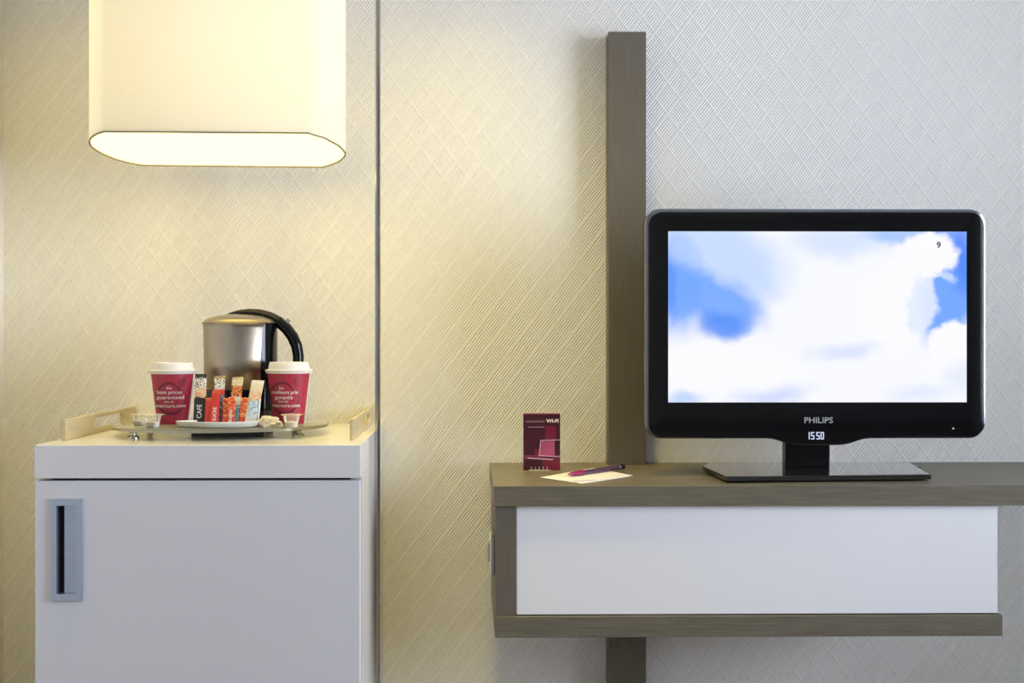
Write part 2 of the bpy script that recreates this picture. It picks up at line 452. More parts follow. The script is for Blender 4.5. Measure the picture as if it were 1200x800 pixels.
# pressed cup: walls and a floor that dives to a finger slot at the left
zc_ = .002
xs = at(74, 640, YC).x
hd.box(qx0 - .001, qx0, YC, YC + .019, qz0, qz1).box(qx1, qx1 + .001, YC, YC + .008, qz0, qz1)
hd.box(qx0, qx1, YC, YC + .019, qz0 - .001, qz0).box(qx0, qx1, YC, YC + .019, qz1, qz1 + .001)
hd.box(xs, qx1, YC + .006, YC + .0075, qz0, qz1)
hd.build('handle', M['handle'], door, label='brushed aluminium flush pull handle')
MB().box(qx0 + .0002, xs + .002, YC + .0185, YC + .0195, qz0, qz1).build('finger_slot', M['shadow_gap'], door, label='dark finger slot of the pull handle')
MB().box(cxl + .02, cxr - .02, YC + .05, YC + .065, 0, .058).build('plinth', M['shadow_gap'], cab)
# side rails with a rounded slot
YR0 = 1.962
def rail(x0, x1):
    z0, z1 = ZT, ZT + .0372
    outer = [(YR0, z0), (YW - .002, z0), (YW - .002, z1), (YR0, z1)]
    inner = rrect(2.112, 2.292, ZT + .0095, ZT + .0295, .0095, 6)
    MB().ring(outer, [inner], x0, x1, 'x', bev=.0006).build('side_rail', M['rail'], cab, smooth=True, label='beige metal side rail with a rounded slot')
rail(at(71.3, 500, YR0).x, at(71.3, 500, YR0).x + .0085)
rail(at(410, 500, YR0).x, at(410, 500, YR0).x + .0062)

# ------------------------------------------------------------------ desk (wall-hung)
YD = 1.994
dx0 = at(578.6, 570, YD).x
zt2 = at(590, 593.3, YD).z
DXR = 1.26
px0, px1 = at(713.2, 400, 2.335).x, at(757.2, 400, 2.335).x
desk = thing('wall_desk', 'long wall-hung desk in grey-brown oak with a white drawer front below the television', 'desk', ((dx0 + DXR) / 2, 2.19, zt2))
notch = [(dx0, YD), (DXR, YD), (DXR, YW - .001), (px1 + .0008, YW - .001), (px1 + .0008, 2.334), (px0 - .0008, 2.334), (px0 - .0008, YW - .001), (dx0, YW - .001)]
MB().ring(notch, [], zt2, ZD, 'z', bev=.0007).build('desk_top', M['wood_h'], desk)
bx0 = at(580.3, 650, YD + .004).x; bx1 = at(604.8, 650, YD + .004).x
ex1 = at(1175, 735, YD).x; wx1 = at(1169.6, 650, YD + .006).x
bz0, bz1 = at(600, 747, YD).z, at(600, 722.5, YD).z
MB().box(at(580, 730, YD).x, ex1, YD, 2.332, bz0, bz1, .0007).build('lower_shelf', M['wood_h'], desk)
MB().box(bx0, bx1, YD + .004, 2.33, bz1, zt2, .0005).build('side_panel', M['wood_v'], desk)
MB().box(bx1, wx1 + .0025, YD + .03, 2.33, bz1, zt2).build('carcass', M['wood_h'], desk)
MB().box(bx1 + .0008, wx1, YD + .008, YD + .029, bz1 + .002, zt2 - .0006, .0006).build('drawer_front', M['desk_white'], desk, label='plain white drawer front')

# oak post on the wall behind the desk
ptop = at(735, 37, 2.335).z
tag(MB().box(px0, px1, 2.335, YW - .001, 0, ptop, .0007).build('wall_post', M['wood_v']),
    'upright grey-brown wooden post fixed to the wall to the left of the television', 'post')

# socket on the desk side
sy = at(579, 620, 2.10)
sock = thing('wall_socket', 'metal-framed socket plate mounted on the left end of the desk', 'socket', (bx0, 2.06, sy.z - .04))
zs1, zs0 = at(579, 621, 2.06).z, at(579, 669, 2.06).z
MB().box(bx0 - .0075, bx0 - .0002, 2.02, 2.10, zs0, zs1, .0015).build('frame', M['steel'], sock)
MB().box(bx0 - .0085, bx0 - .0070, 2.028, 2.092, zs0 + .008, zs1 - .008, .0006).build('cover', M['lid'], sock)
zm = (zs0 + zs1) / 2
MB().box(bx0 - .0125, bx0 - .008, 2.045, 2.075, zm - .018, zm + .016, .001).build('rocker', M['steel'], sock)

# ------------------------------------------------------------------ television
YT = 2.13
def tx(px, Y=YT): return at(px, 380, Y).x
def tz(py, Y=YT): return at(960, py, Y).z
def tv_outline(x0, x1, zt, zb_, r, bulge, d=0.0):
    pts = rrect(tx(x0), tx(x1), tz(zb_), tz(zt), r, 8)
    # put the drooping lip into the bottom edge (left to right)
    lip = [(900, 0), (908, 0.8), (916, 3.2), (924, 6.2), (932, 7.7), (940, 8.0), (982, 8.0), (990, 7.5), (998, 6.0), (1006, 3.2), (1014, .8), (1022, 0)]
    i = 27                                  # after the third corner, before the fourth
    ins = [(tx(px), tz(zb_ + dz * bulge)) for px, dz in lip]
    return pts[:i] + ins + pts[i:]
tv = thing('television', 'black flat television showing blue sky and white clouds on its glossy stand on the desk', 'television', (tx(957), YT + .02, ZD))
sx0, sx1, sz1, sz0 = tx(783, YT + .002), tx(1133, YT + .002), tz(271), tz(471.3)
o_rim = tv_outline(757, 1157, 244, 514, .030, 1.0)
o_in = tv_outline(760.2, 1153.8, 248.5, 512, .027, 1.0)
MB().ring(o_rim, [], YT + .006, YT + .040, 'y', bev=.004).build('casing', M['rim'], tv, smooth=True, label='smoked chrome outer rim')
MB().box(tx(800), tx(1115), YT + .040, YT + .085, tz(490), tz(265), .012, 3).build('back_cover', M['black_soft'], tv, smooth=True)
bez = MB().ring(o_in, [rect(sx0, sx1, sz0, sz1)], YT, YT + .0075, 'y', bev=.0012).build('bezel', M['black_gloss'], tv, smooth=True)

def screen_mat():
    m = bpy.data.materials.new('cloudy_sky_on_screen'); m.use_nodes = True
    nt = m.node_tree; nt.nodes.clear()
    out = N(m, 'ShaderNodeOutputMaterial'); em = N(m, 'ShaderNodeEmission')
    tc = N(m, 'ShaderNodeTexCoord')
    mp = N(m, 'ShaderNodeMapping'); mp.inputs['Scale'].default_value = (350, 200, 1)
    L(m, tc.outputs['UV'], mp.inputs[0])
    def warped(scale, amp):
        nz = N(m, 'ShaderNodeTexNoise'); nz.inputs['Scale'].default_value = scale; nz.inputs['Detail'].default_value = 4; nz.inputs['Roughness'].default_value = 0.5
        L(m, mp.outputs[0], nz.inputs['Vector'])
        s = N(m, 'ShaderNodeVectorMath', operation='SUBTRACT'); s.inputs[1].default_value = (.5, .5, .5); L(m, nz.outputs['Color'], s.inputs[0])
        k = N(m, 'ShaderNodeVectorMath', operation='SCALE'); k.inputs['Scale'].default_value = amp; L(m, s.outputs[0], k.inputs[0])
        a = N(m, 'ShaderNodeVectorMath', operation='ADD'); L(m, mp.outputs[0], a.inputs[0]); L(m, k.outputs[0], a.inputs[1])
        return a.outputs[0]
    soft, rag = warped(0.022, 34), warped(0.05, 30)
    cur = [(0.955, 0.965, 1.0, 1)]
    def s2l(c): return tuple((v / 255 / 12.92 if v / 255 <= .04045 else ((v / 255 + .055) / 1.055) ** 2.4) for v in c)
    last = [None]
    def blob(cx, cy, rx, ry, col, amt, inner, rot=0.0, vec=None):
        d = N(m, 'ShaderNodeVectorMath', operation='SUBTRACT'); L(m, vec or soft, d.inputs[0]); d.inputs[1].default_value = (cx - 783, 471 - cy, 0)
        r = N(m, 'ShaderNodeVectorRotate', rotation_type='Z_AXIS'); L(m, d.outputs[0], r.inputs[0]); r.inputs['Angle'].default_value = math.radians(-rot)
        q = N(m, 'ShaderNodeVectorMath', operation='MULTIPLY'); L(m, r.outputs[0], q.inputs[0]); q.inputs[1].default_value = (1 / rx, 1 / ry, 0)
        ln = N(m, 'ShaderNodeVectorMath', operation='LENGTH'); L(m, q.outputs[0], ln.inputs[0])
        mr = N(m, 'ShaderNodeMapRange', interpolation_type='SMOOTHSTEP'); L(m, ln.outputs['Value'], mr.inputs[0])
        mr.inputs[1].default_value = inner; mr.inputs[2].default_value = 1.0; mr.inputs[3].default_value = amt; mr.inputs[4].default_value = 0.0
        mx = N(m, 'ShaderNodeMix', data_type='RGBA')
        L(m, mr.outputs[0], mx.inputs[0])
        if last[0] is None: mx.inputs[6].default_value = (*s2l((249, 250, 255)), 1)
        else: L(m, last[0], mx.inputs[6])
        mx.inputs[7].default_value = (*s2l(col), 1)
        last[0] = mx.outputs[2]
    pale, sky, deep, wh = (200, 220, 255), (120, 170, 255), (92, 148, 250), (252, 252, 255)
    blob(835, 290, 130, 62, pale, .95, .3, -22)
    blob(985, 282, 85, 34, (214, 229, 255), .9, .2)
    blob(880, 330, 60, 26, pale, .8, .2, -35)
    blob(795, 335, 34, 74, sky, .95, .35)
    blob(838, 350, 80, 38, sky, .95, .45, -28)
    blob(846, 380, 44, 26, deep, .9, .3)
    blob(786, 335, 12, 70, deep, .7, .2)
    blob(800, 300, 40, 22, pale, .6, .2, -30)
    blob(1105, 330, 50, 95, sky, 1.0, .55)
    blob(1128, 300, 22, 60, (78, 135, 250), .8, .3)
    blob(1050, 276, 55, 16, (150, 192, 255), .8, .2)
    blob(1046, 362, 46, 60, wh, .98, .65)
    blob(1085, 300, 44, 30, wh, 1.0, .72, 8, rag)
    blob(1062, 322, 36, 28, wh, .95, .6, 0, rag)
    blob(1080, 360, 22, 44, (228, 237, 255), .9, .5, 0, rag)
    blob(1107, 325, 20, 6, (210, 227, 255), .8, .3, -15, rag)
    blob(1128, 418, 48, 46, wh, 1.0, .8, 0, rag)
    blob(850, 430, 110, 30, wh, .95, .6, -4)
    blob(990, 412, 62, 17, (215, 226, 255), .85, .1, 8)
    blob(905, 462, 66, 18, (205, 217, 255), .85, .1, 10)
    blob(800, 468, 36, 16, (190, 213, 255), .9, .1)
    blob(1080, 462, 60, 16, (226, 234, 255), .8, .1)
    blob(1125, 440, 30, 34, (224, 232, 255), .7, .1)
    L(m, last[0], em.inputs[0]); em.inputs[1].default_value = 1.0
    gl = N(m, 'ShaderNodeBsdfGlossy'); gl.inputs['Roughness'].default_value = .25; gl.inputs[0].default_value = (.02, .02, .02, 1)
    ad = N(m, 'ShaderNodeAddShader'); L(m, em.outputs[0], ad.inputs[0]); L(m, gl.outputs[0], ad.inputs[1])
    L(m, ad.outputs[0], out.inputs[0])
    return m
sc_mb = MB()
vs = [sc_mb.bm.verts.new(p) for p in ((sx0, YT + .003, sz0), (sx1, YT + .003, sz0), (sx1, YT + .003, sz1), (sx0, YT + .003, sz1))]
fc = sc_mb.bm.faces.new(vs)
uv = sc_mb.bm.loops.layers.uv.new('UVMap')
for lp, c in zip(fc.loops, ((0, 0), (1, 0), (1, 1), (0, 1))): lp[uv].uv = c
scr = sc_mb.build('screen', screen_mat(), tv, label='lit screen showing white clouds on blue sky')
if scr.data.polygons[0].normal.y > 0: scr.data.flip_normals()
M['ink'] = mat('grey_channel_mark', (0.10, 0.11, 0.13), .6)
M['ink_white'] = emis('white_channel_mark', (1, 1, 1), 1.0)
def flat_xz(x0, z0, Y, k=1.0): return lambda x, y: Vector((x0 + x * k, Y, z0 + y))
add_text(MB(), '9', .0165, flat_xz(tx(1100.8), tz(290.0), YT + .0026), bold=.0007).build('channel_number', M['ink'], scr)
add_text(MB(), 'W', .015, flat_xz(tx(1091.5), tz(287.5), YT + .0026), bold=.0004).build('channel_letter', M['ink_white'], scr)
add_text(MB(), 'PHILIPS', .0158, flat_xz(tx(959.3), tz(495.4), YT - .0004), bold=.0002, fit=(0, tx(976) - tx(942.6))).build('brand_lettering', M['logo'], bez, label='silver maker lettering')
# seven-segment clock
seg = {'1': 'bc', '5': 'afgcd', '0': 'abcdef'}
ck = MB()
def digit(ch, px, py, wpx=4.2, hpx=8.6, t=1.15):
    x0, x1, z1, z0 = px, px + wpx, py, py + hpx
    zm_ = (z0 + z1) / 2
    R = {'a': (x0, x1, z1, z1 + t), 'd': (x0, x1, z0 - t, z0), 'g': (x0, x1, zm_ - t / 2, zm_ + t / 2),
         'f': (x0, x0 + t, z1, zm_), 'b': (x1 - t, x1, z1, zm_), 'e': (x0, x0 + t, zm_, z0), 'c': (x1 - t, x1, zm_, z0)}
    for s_ in seg[ch]:
        a, b, c, d = R[s_]
        ck.box(tx(a), tx(b), YT - .0006, YT + .0002, tz(d), tz(c))
for ch, px in (('1', 945.6), ('5', 951.0), ('5', 957.2), ('0', 962.2)): digit(ch, px - .6, 506.0, 3.9)
ck.build('clock_digits', M['digit'], bez, label='glowing clock digits')
MB().lathe([(.0013, -.0005), (.0013, .0005)], 0, 0, 12).build('standby_light', M['led'], bez)
o = bpy.data.objects['standby_light']; o.rotation_euler = (math.pi / 2, 0, 0)
for v in o.data.vertices: v.co += tv.location   # lathe was about the world origin
o.location = Vector((tx(1117), YT - .0002, tz(502))) - tv.location
# stand
nk0, nk1, YN = tx(920.5, 2.19), tx(972.5, 2.19), 2.17
MB().box(at(920.3, 540, YN).x, at(972.5, 540, YN).x, YN, YN + .022, ZD + .0128, tz(480), .001).build('neck', M['black_gloss'], tv)
zp = ZD + .0125
base_px = [(823, 545.5), (851, 558.2), (1091, 555.8), (1066, 541.8), (833, 541.2)]
bp_ = [on(px, py, zp) for px, py in base_px]; bp_ = [(p.x, p.y) for p in bp_]
if sgn_area(bp_) < 0: bp_.reverse()
MB().ring(bp_, [], ZD + .0035, zp, 'z', bev=.0012).build('stand_base', M['black_glass'], tv, label='black glass foot plate')
for k, (u_, v_) in enumerate(((862, 557.2), (1080, 556.2), (845, 543.5), (1058, 543.5))):
    p = on(u_, v_, ZD)
    MB().lathe([(.008, ZD), (.008, ZD + .0036)], p.x, min(p.y + .004, 2.27), 16).build('foot', M['black_soft'], tv)

# ------------------------------------------------------------------ wifi card in its clear holder
YK = 2.238
card = thing('wifi_card', 'upright burgundy wi-fi card in a clear stand on the left end of the desk', 'card', (at(635, 550, YK).x, YK, ZD))
kx0, kx1, kz0, kz1 = at(613.3, 500, YK).x, at(656.4, 500, YK).x, at(630, 551, YK).z, at(630, 484, YK).z
def kx(p): return at(p, 500, YK).x
def kz(p): return at(630, p, YK).z
M['card_plum'] = mottled('dark_plum_card', (0.036, 0.004, 0.014), (0.060, 0.007, 0.022), 30, .3)
M['card_edge'] = mat('rose_card_edge', (0.45, 0.10, 0.16), .4)
M['card_red'] = mat('crimson_print_square', (0.16, 0.008, 0.032), .35)
M['card_rose'] = mottled('rose_laptop_screen_print', (0.33, 0.055, 0.15), (0.42, 0.08, 0.19), 30, .35)
M['card_mid'] = mat('mauve_band_print', (0.16, 0.020, 0.075), .35)
M['card_line'] = mat('pink_outline_print', (0.68, 0.48, 0.54), .4)
M['card_text'] = mat('faint_print', (0.42, 0.26, 0.30), .4)
MB().box(kx0, kx1, YK, YK + .0012, kz0, kz1).build('card_sheet', M['card_plum'], card)
MB().box(kx0, kx1, YK - .0004, YK, kz(485), kz(484.0)).build('card_border', M['card_edge'], card)
for a_, b_, c_, d_ in ((639, 651.5, 516, 499), (636, 656.2, 550.8, 538.5), (626.5, 631, 533, 526)):
    MB().box(kx(a_), kx(b_), YK - .0003, YK, kz(c_), kz(d_)).build('printed_square', M['card_red'], card)
MB().box(kx(614.2), kx(656.2), YK - .0003, YK, kz(538), kz(533)).build('printed_band', M['card_mid'], card)
lp = MB()
lp.ring([(kx(632.6), kz(533.5)), (kx(650), kz(534)), (kx(650), kz(516.5)), (kx(634), kz(517))], [], YK - .0008, YK - .0003, 'y')
lp.build('printed_laptop_screen', M['card_rose'], card)
def strip(mb, a, b, t, Y0, Y1):
    a = Vector((kx(a[0]), kz(a[1]))); b = Vector((kx(b[0]), kz(b[1])))
    nn = Vector((-(b - a).y, (b - a).x)).normalized() * t / 2
    mb.ring([tuple(a - nn), tuple(b - nn), tuple(b + nn), tuple(a + nn)], [], Y0, Y1, 'y')
ls = MB()
strip(ls, (633.8, 515.8), (656.2, 515.2), .0014, YK - .0012, YK - .0008)
strip(ls, (633.8, 515.4), (631.6, 534.2), .0014, YK - .0012, YK - .0008)
strip(ls, (631.4, 533.6), (656.2, 534.8), .0012, YK - .0012, YK - .0008)
strip(ls, (618.5, 536.4), (648, 538.4), .0016, YK - .0012, YK - .0008)
ls.build('printed_laptop', M['card_line'], card)
add_text(MB(), 'WI-FI', .0094, flat_xz(kx(647.2), kz(494.8), YK - .0006), bold=.0004, fit=(0, kx(654.5) - kx(640))).build('lettering', M['cup_white'], card)
add_text(MB(), 'connexion', .0082, flat_xz(kx(627.2), kz(494.8), YK - .0006), fit=(0, kx(638.2) - kx(616.2))).build('lettering', M['card_text'], card)
tl = MB(); strip(tl, (619, 500.2), (637.5, 500.2), .0012, YK - .0006, YK - .0002)
tl.build('small_print', M['card_text'], card)
hold = MB()
for q in range(5):
    a = 622 + q * 4.6
    hold.box(kx(a), kx(a + 1.2), YK - .0035, YK - .0015, ZD + .0005, kz(546.5), .0003)
hold.box(kx(619.5), kx(645), YK - .016, YK + .014, ZD, ZD + .0012, .0003)
hold.box(kx(619.5), kx(645), YK + .0016, YK + .003, ZD, ZD + .03, .0003)
hold.build('clear_holder', M['plastic'], card)

# ------------------------------------------------------------------ note paper and pen
def sheet(corners, z, curl=0.0, t=.0003):
    mb = MB(); G = 10; top_ = []
    P4 = [on(px, py, z) for px, py in corners]
    for lay in (0, 1):
        g = []
        for i in range(G + 1):
            for j in range(G + 1):
                u_, v_ = i / G, j / G
                p = P4[0] * (1 - u_) * (1 - v_) + P4[1] * u_ * (1 - v_) + P4[2] * u_ * v_ + P4[3] * (1 - u_) * v_
                p = p.copy(); p.z += curl * (max(0, u_ - .5) ** 2 + max(0, .3 - v_) ** 2) * 1.0 + lay * t
                g.append(mb.bm.verts.new(p))
        top_.append(g)
        for i in range(G):
            for j in range(G):
                a = i * (G + 1) + j
                mb.bm.faces.new((g[a], g[a + 1], g[a + G + 2], g[a + G + 1]))
    for i in range(G):
        for (a, b) in ((i, i + 1), (G * (G + 1) + i, G * (G + 1) + i + 1), (i * (G + 1), (i + 1) * (G + 1)), (i * (G + 1) + G, (i + 1) * (G + 1) + G)):
            mb.bm.faces.new((top_[0][a], top_[0][b], top_[1][b], top_[1][a]))
    bmesh.ops.recalc_face_normals(mb.bm, faces=mb.bm.faces)
    return mb
cn = on(688, 558, ZD)
pad = thing('note_paper', 'white note sheets lying askew on the desk beneath a dark purple pen', 'paper', cn)
sheet([(633, 559.4), (678.5, 566.2), (741.5, 557.2), (695, 548.4)], ZD + .0008, .0, .0006).build('top_sheet', M['note'], pad)
sheet([(652, 560), (681, 566.8), (738, 558.2), (697, 550)], ZD + .0001, .0, .0004).build('bottom_sheet', M['note'], pad)
sheet([(669, 563.6), (674, 564.4), (700, 562.2), (694, 561.7)], ZD + .0015, 0, .0001).build('painted_shadow_line', M['note_shadow'], pad, label='grey lilac painted shadow line')  # shadow between the overlapping sheets, painted as a thin strip
zn = ZD + .0017
pa, pb = on(665, 559.0, zn), on(733.5, 549.2, zn)
d = (pb - pa)
def along(t): return pa + d * t
pen = thing('ballpoint_pen', 'dark purple ballpoint pen with a magenta tip section lying on the note paper', 'pen', pa)
def pseg(ts, rs, name, m_):
    MB().tube([along(t) + Vector((0, 0, .0052)) for t in ts], rs, 16, up=Vector((0, 0, 1))).build(name, m_, pen, smooth=True)
pseg([0, .015, .06, .13, .20, .25], [.0006, .0016, .0036, .0048, .0052, .0051], 'tip_section', M['pen_pink'])
pseg([.2505, .30, .6, .86], [.0042, .0044, .0046, .0044], 'barrel', M['pen_dark'])
pseg([.861, .87, .885], [.0045, .0046, .0045], 'ring', M['steel'])
pseg([.886, .93, .96, .965], [.0046, .0048, .0046, .0036], 'end_cap', M['black_gloss'])
pseg([.966, .985, .995], [.0036, .0034, .002], 'push_button', M['steel'])

# ------------------------------------------------------------------ glass tray
HT = .020; ZG = ZT + HT                       # top face of the glass
tc_ = Vector((at(260.5, 496, 2.112).x, 2.112))
ta = math.radians(11)
def ell(a, b, n=72, e=2.35):
    pts = []
    for i in range(n):
        t = 2 * math.pi * i / n
        c, s = math.cos(t), math.sin(t)
        x = a * math.copysign(abs(c) ** (2 / e), c); y = b * math.copysign(abs(s) ** (2 / e), s)
        pts.append((tc_.x + x * math.cos(ta) - y * math.sin(ta), tc_.y + x * math.sin(ta) + y * math.cos(ta)))
    return pts
tray = thing('glass_tray', 'oval greenish glass serving tray on small metal feet standing on the cabinet', 'tray', (tc_.x, tc_.y, ZT))
MB().ring(ell(.199, .158), [], ZG - .0060, ZG, 'z', bev=.0014).build('glass_plate', M['glass'], tray, smooth=True)
M['tray_edge'] = mat('polished_tray_edge', (0.42, 0.40, 0.30), .12, .55)
MB().ring(ell(.2005, .1595), [ell(.1995, .1585)], ZG - .0056, ZG - .0008, 'z').build('rim', M['tray_edge'], tray, smooth=True, label='polished edge of the tray')
for (sx_, sy_) in ((-.155, -.075), (.140, -.085), (-.14, .085), (.14, .085)):
    fx = tc_.x + sx_ * math.cos(ta) - sy_ * math.sin(ta); fy = tc_.y + sx_ * math.sin(ta) + sy_ * math.cos(ta)
    MB().lathe([(.011, ZT), (.011, ZT + .003), (.006, ZT + .006), (.0055, ZT + .0105), (.0095, ZG - .0062)], fx, fy, 20).build('foot', M['steel'], tray, smooth=True)
# flat dark box beneath the tray
b0 = on(224, 511, ZT)
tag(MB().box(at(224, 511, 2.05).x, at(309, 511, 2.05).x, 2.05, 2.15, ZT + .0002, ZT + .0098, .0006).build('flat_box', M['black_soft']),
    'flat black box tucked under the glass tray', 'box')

# ------------------------------------------------------------------ kettle
YKt = 2.205
kcx = at(281.5, 440, YKt).x
ks = YKt / F                                   # metres per pixel there
def kzz(py): return at(280, py, YKt).z
ket = thing('electric_kettle', 'brushed steel electric kettle with arched black handle at the back of the tray', 'kettle', (kcx, YKt, ZG))
R0 = 41.5 * ks
MB().lathe([(R0 * .90, ZG), (R0 * .98, ZG + .003), (R0 * 1.02, ZG + .012), (R0 * 1.0, ZG + .020)], kcx + .004, YKt, 64).build('power_base', M['black_soft'], ket, smooth=True)
MB().lathe([(R0 * .955, ZG + .0205), (R0 * .985, ZG + .026), (R0 * .985, kzz(456)), (R0 * .97, kzz(455))], kcx, YKt, 64).build('lower_collar', M['black_gloss'], ket, smooth=True)
MB().lathe([(R0 * .97, kzz(455.2)), (R0 * .99, kzz(454)), (R0 * 1.0, kzz(420)), (R0 * 1.015, kzz(384)), (R0 * 1.03, kzz(380)), (R0 * 1.055, kzz(378)), (R0 * 1.03, kzz(377))], kcx, YKt, 80).build('body', M['kettle_steel'], ket, smooth=True, angle=50)
MB().lathe([(R0 * 1.02, kzz(377)), (R0 * .97, kzz(374.8)), (R0 * .75, kzz(371)), (R0 * .45, kzz(368.5)), (R0 * .05, kzz(367.5))], kcx, YKt, 64).build('lid', M['kettle_steel'], ket, smooth=True, angle=60)
# spine down the right side and the arched open handle
def spine_ring():
    mb = MB(); secs = []
    for py in (379, 400, 440, 480, 487):
        z = kzz(py); g = []
        for a in (-33, -24, -12, 0, 14, 30, 50):
            aa = math.radians(a - 12)
            rr = R0 * 1.045 if -30 < a < 48 else R0 * 1.0
            if py > 470: rr *= 1.0
            g.append(mb.bm.verts.new((kcx + rr * math.cos(aa), YKt + rr * math.sin(aa), z)))
        for a in (50, 8, -33):
            aa = math.radians(a - 12)
            g.append(mb.bm.verts.new((kcx + R0 * .93 * math.cos(aa), YKt + R0 * .93 * math.sin(aa), z)))
        secs.append(g)
    for s0, s1 in zip(secs, secs[1:]):
        n_ = len(s0)
        for i in range(n_): mb.bm.faces.new((s0[i], s0[(i + 1) % n_], s1[(i + 1) % n_], s1[i]))
    mb.bm.faces.new(secs[0]); mb.bm.faces.new(secs[-1])
    bmesh.ops.recalc_face_normals(mb.bm, faces=mb.bm.faces)
    return mb
spine_ring().build('spine', M['black_gloss'], ket, smooth=True)
hp = [((262, 371.2), 1.0), ((270, 368.2), 2.2), ((280, 366.6), 3.6), ((292, 366.3), 4.8), ((304, 367.8), 5.8), ((316, 371.5), 6.4), ((327, 377.3), 6.7), ((336, 385), 6.8), ((343, 394.5), 6.8), ((347.6, 405), 6.7), ((349.6, 416), 6.5), ((349.6, 428), 6.4), ((348.6, 438), 6.0), ((348, 443), 4.0)]
MB().tube([at(p[0], p[1], YKt - .004) for p, r in hp], [(max(.004, min(.014, r * .0024)), r * ks) for p, r in hp], 20).build('handle', M['black_gloss'], ket, smooth=True, angle=60)
# black fairing where the handle meets body and lid
fair = [((300, 373), 3.0), ((312, 377), 5.5), ((319, 383), 5.5), ((320.5, 392), 3.5)]
MB().tube([at(p[0], p[1], YKt - .006) for p, r in fair], [(.016, r * ks) for p, r in fair], 16).build('hinge_cover', M['black_gloss'], ket, smooth=True, angle=60)
sw = at(337, 376.5, YKt - .004)
t_ = MB(); t_.box(-.0045, .0045, -.006, .006, -.004, .005, .001)
bmesh.ops.rotate(t_.bm, verts=t_.bm.verts, cent=(0, 0, 0), matrix=Matrix.Rotation(math.radians(42), 3, 'Y'))
bmesh.ops.translate(t_.bm, verts=t_.bm.verts, vec=sw); t_.build('lid_button', M['steel'], ket)
# ------------------------------------------------------------------ paper cups
def cup(cxp, Yc, top_py, bot_py, lid_py, lines, ring_dx, label):
    s_ = Yc / F
    cx = at(cxp, 440, Yc).x
    z = lambda py: at(cxp, py, Yc).z
    root = thing('paper_cup', label, 'cup', (cx, Yc, ZG), 'red paper cups with white lids on the tray')
    zb_, zt_ = ZG, z(top_py)
    rb, rt = 17.7 * s_, 24.8 * s_
    zb2 = zb_ + .004
    def rad(zz): return rb + (rt - rb) * (zz - zb_) / (zt_ - zb_)
    MB().lathe([(rb - .002, zb_ + .001), (rb, zb_), (rad(zb2), zb2), (rt, zt_), (rt - .001, zt_)], cx, Yc, 64).build('cup_body', M['cup_red'], root, smooth=True)
    # white seam of bare paper down the right side
    mb = MB(); g = []
    for zz in (zb_ + .001, zt_ - .0005):
        for a in (-12, -4, 4, 12):
            aa = math.radians(a + 4); r_ = rad(zz) + .0003
            g.append(mb.bm.verts.new((cx + r_ * math.cos(aa), Yc + r_ * math.sin(aa), zz)))
    for i in range(3): mb.bm.faces.new((g[i], g[i + 1], g[i + 5], g[i + 4]))
    mb.build('seam', M['cup_paper'], root, label='bare white paper seam')
    lt, lm = z(lid_py), z(top_py - 9)
    MB().lathe([(rt - .002, zt_ - .0002), (rt + .0015, zt_ - .0002), (rt + .0042, zt_ + .0042), (rt + .0046, zt_ + .0062), (rt + .0036, zt_ + .0070), (rt + .0010, zt_ + .0074), (rt - .0014, zt_ + .0080), (rt - .0036, lt - .0012), (rt - .0046, lt), (rt - .0075, lt), (rt - .009, lt - .004), (.001, lt - .004)], cx, Yc, 64).build('lid', M['lid'], root, smooth=True, angle=40)
    # print, wrapped on the cone and facing the camera
    phi = math.atan2(cx, Yc)
    def onc(px_off, py, lift=.0004):
        zz = z(py); r_ = rad(zz) + lift
        aa = px_off * s_ / r_ - phi * 0
        aa = math.asin(max(-.97, min(.97, aa))) if True else aa
        return Vector((cx + r_ * math.sin(aa - phi), Yc - r_ * math.cos(aa - phi), zz))
    def ringp(cxo, cyo, rx, ry, w0, w1, a0, a1, mb, n_=44):
        prev = None
        for i in range(n_ + 1):
            t = i / n_; a = math.radians(a0 + (a1 - a0) * t)
            w_ = w0 + (w1 - w0) * math.sin(t * math.pi)
            p = mb.bm.verts.new(onc(cxo + (rx - w_ / 2) * math.cos(a), cyo - (ry - w_ / 2) * math.sin(a), .0003))
            q = mb.bm.verts.new(onc(cxo + (rx + w_ / 2) * math.cos(a), cyo - (ry + w_ / 2) * math.sin(a), .0003))
            if prev: mb.bm.faces.new((prev[0], prev[1], q, p))
            prev = (p, q)
        return mb
    dx = ring_dx
    rg = MB()
    ringp(-2.2 + dx, top_py + 28, 16.0, 18.0, .8, 3.2, 165, 350, rg)
    ringp(-4.6 + dx, top_py + 27.5, 13.6, 17.0, 1.2, 2.2, 20, 180, rg)
    ringp(-2.2 + dx, top_py + 28, 16.5, 18.0, .4, .9, -45, 40, rg)
    ringp(10 + dx * .3, top_py + 9.5, 4.0, 4.2, .5, .8, 0, 355, rg, 24)
    ringp(10 + dx * .3, top_py + 9.5, 1.9, 2.0, .5, .8, 40, 300, rg, 16)
    rg.build('printed_swirl', M['cup_dark'], root, label='dark red printed swirl')
    tm = MB()
    for body, size, base, cpx, wpx, b_ in lines:
        add_text(tm, body, size, lambda x, y: onc(x, base - y, .0005), bold=b_, fit=(cpx - cxp, wpx))
    tm.build('lettering', M['cup_white'], root)
    return root
cup(202.7, 2.110, 437.5, 492, 424.5, [('the', 4.6, 455, 198, 6.2, .02), ('best prices', 5.9, 460.4, 198.8, 27.5, .06), ('guaranteed', 5.9, 466.4, 199.7, 30.8, .06), ('are on', 4.6, 470.8, 198.4, 10.8, .02), ('mercure.com', 6.0, 476.2, 200.3, 33, .06)], 0,
    'crimson paper cup with English lettering left of the kettle')
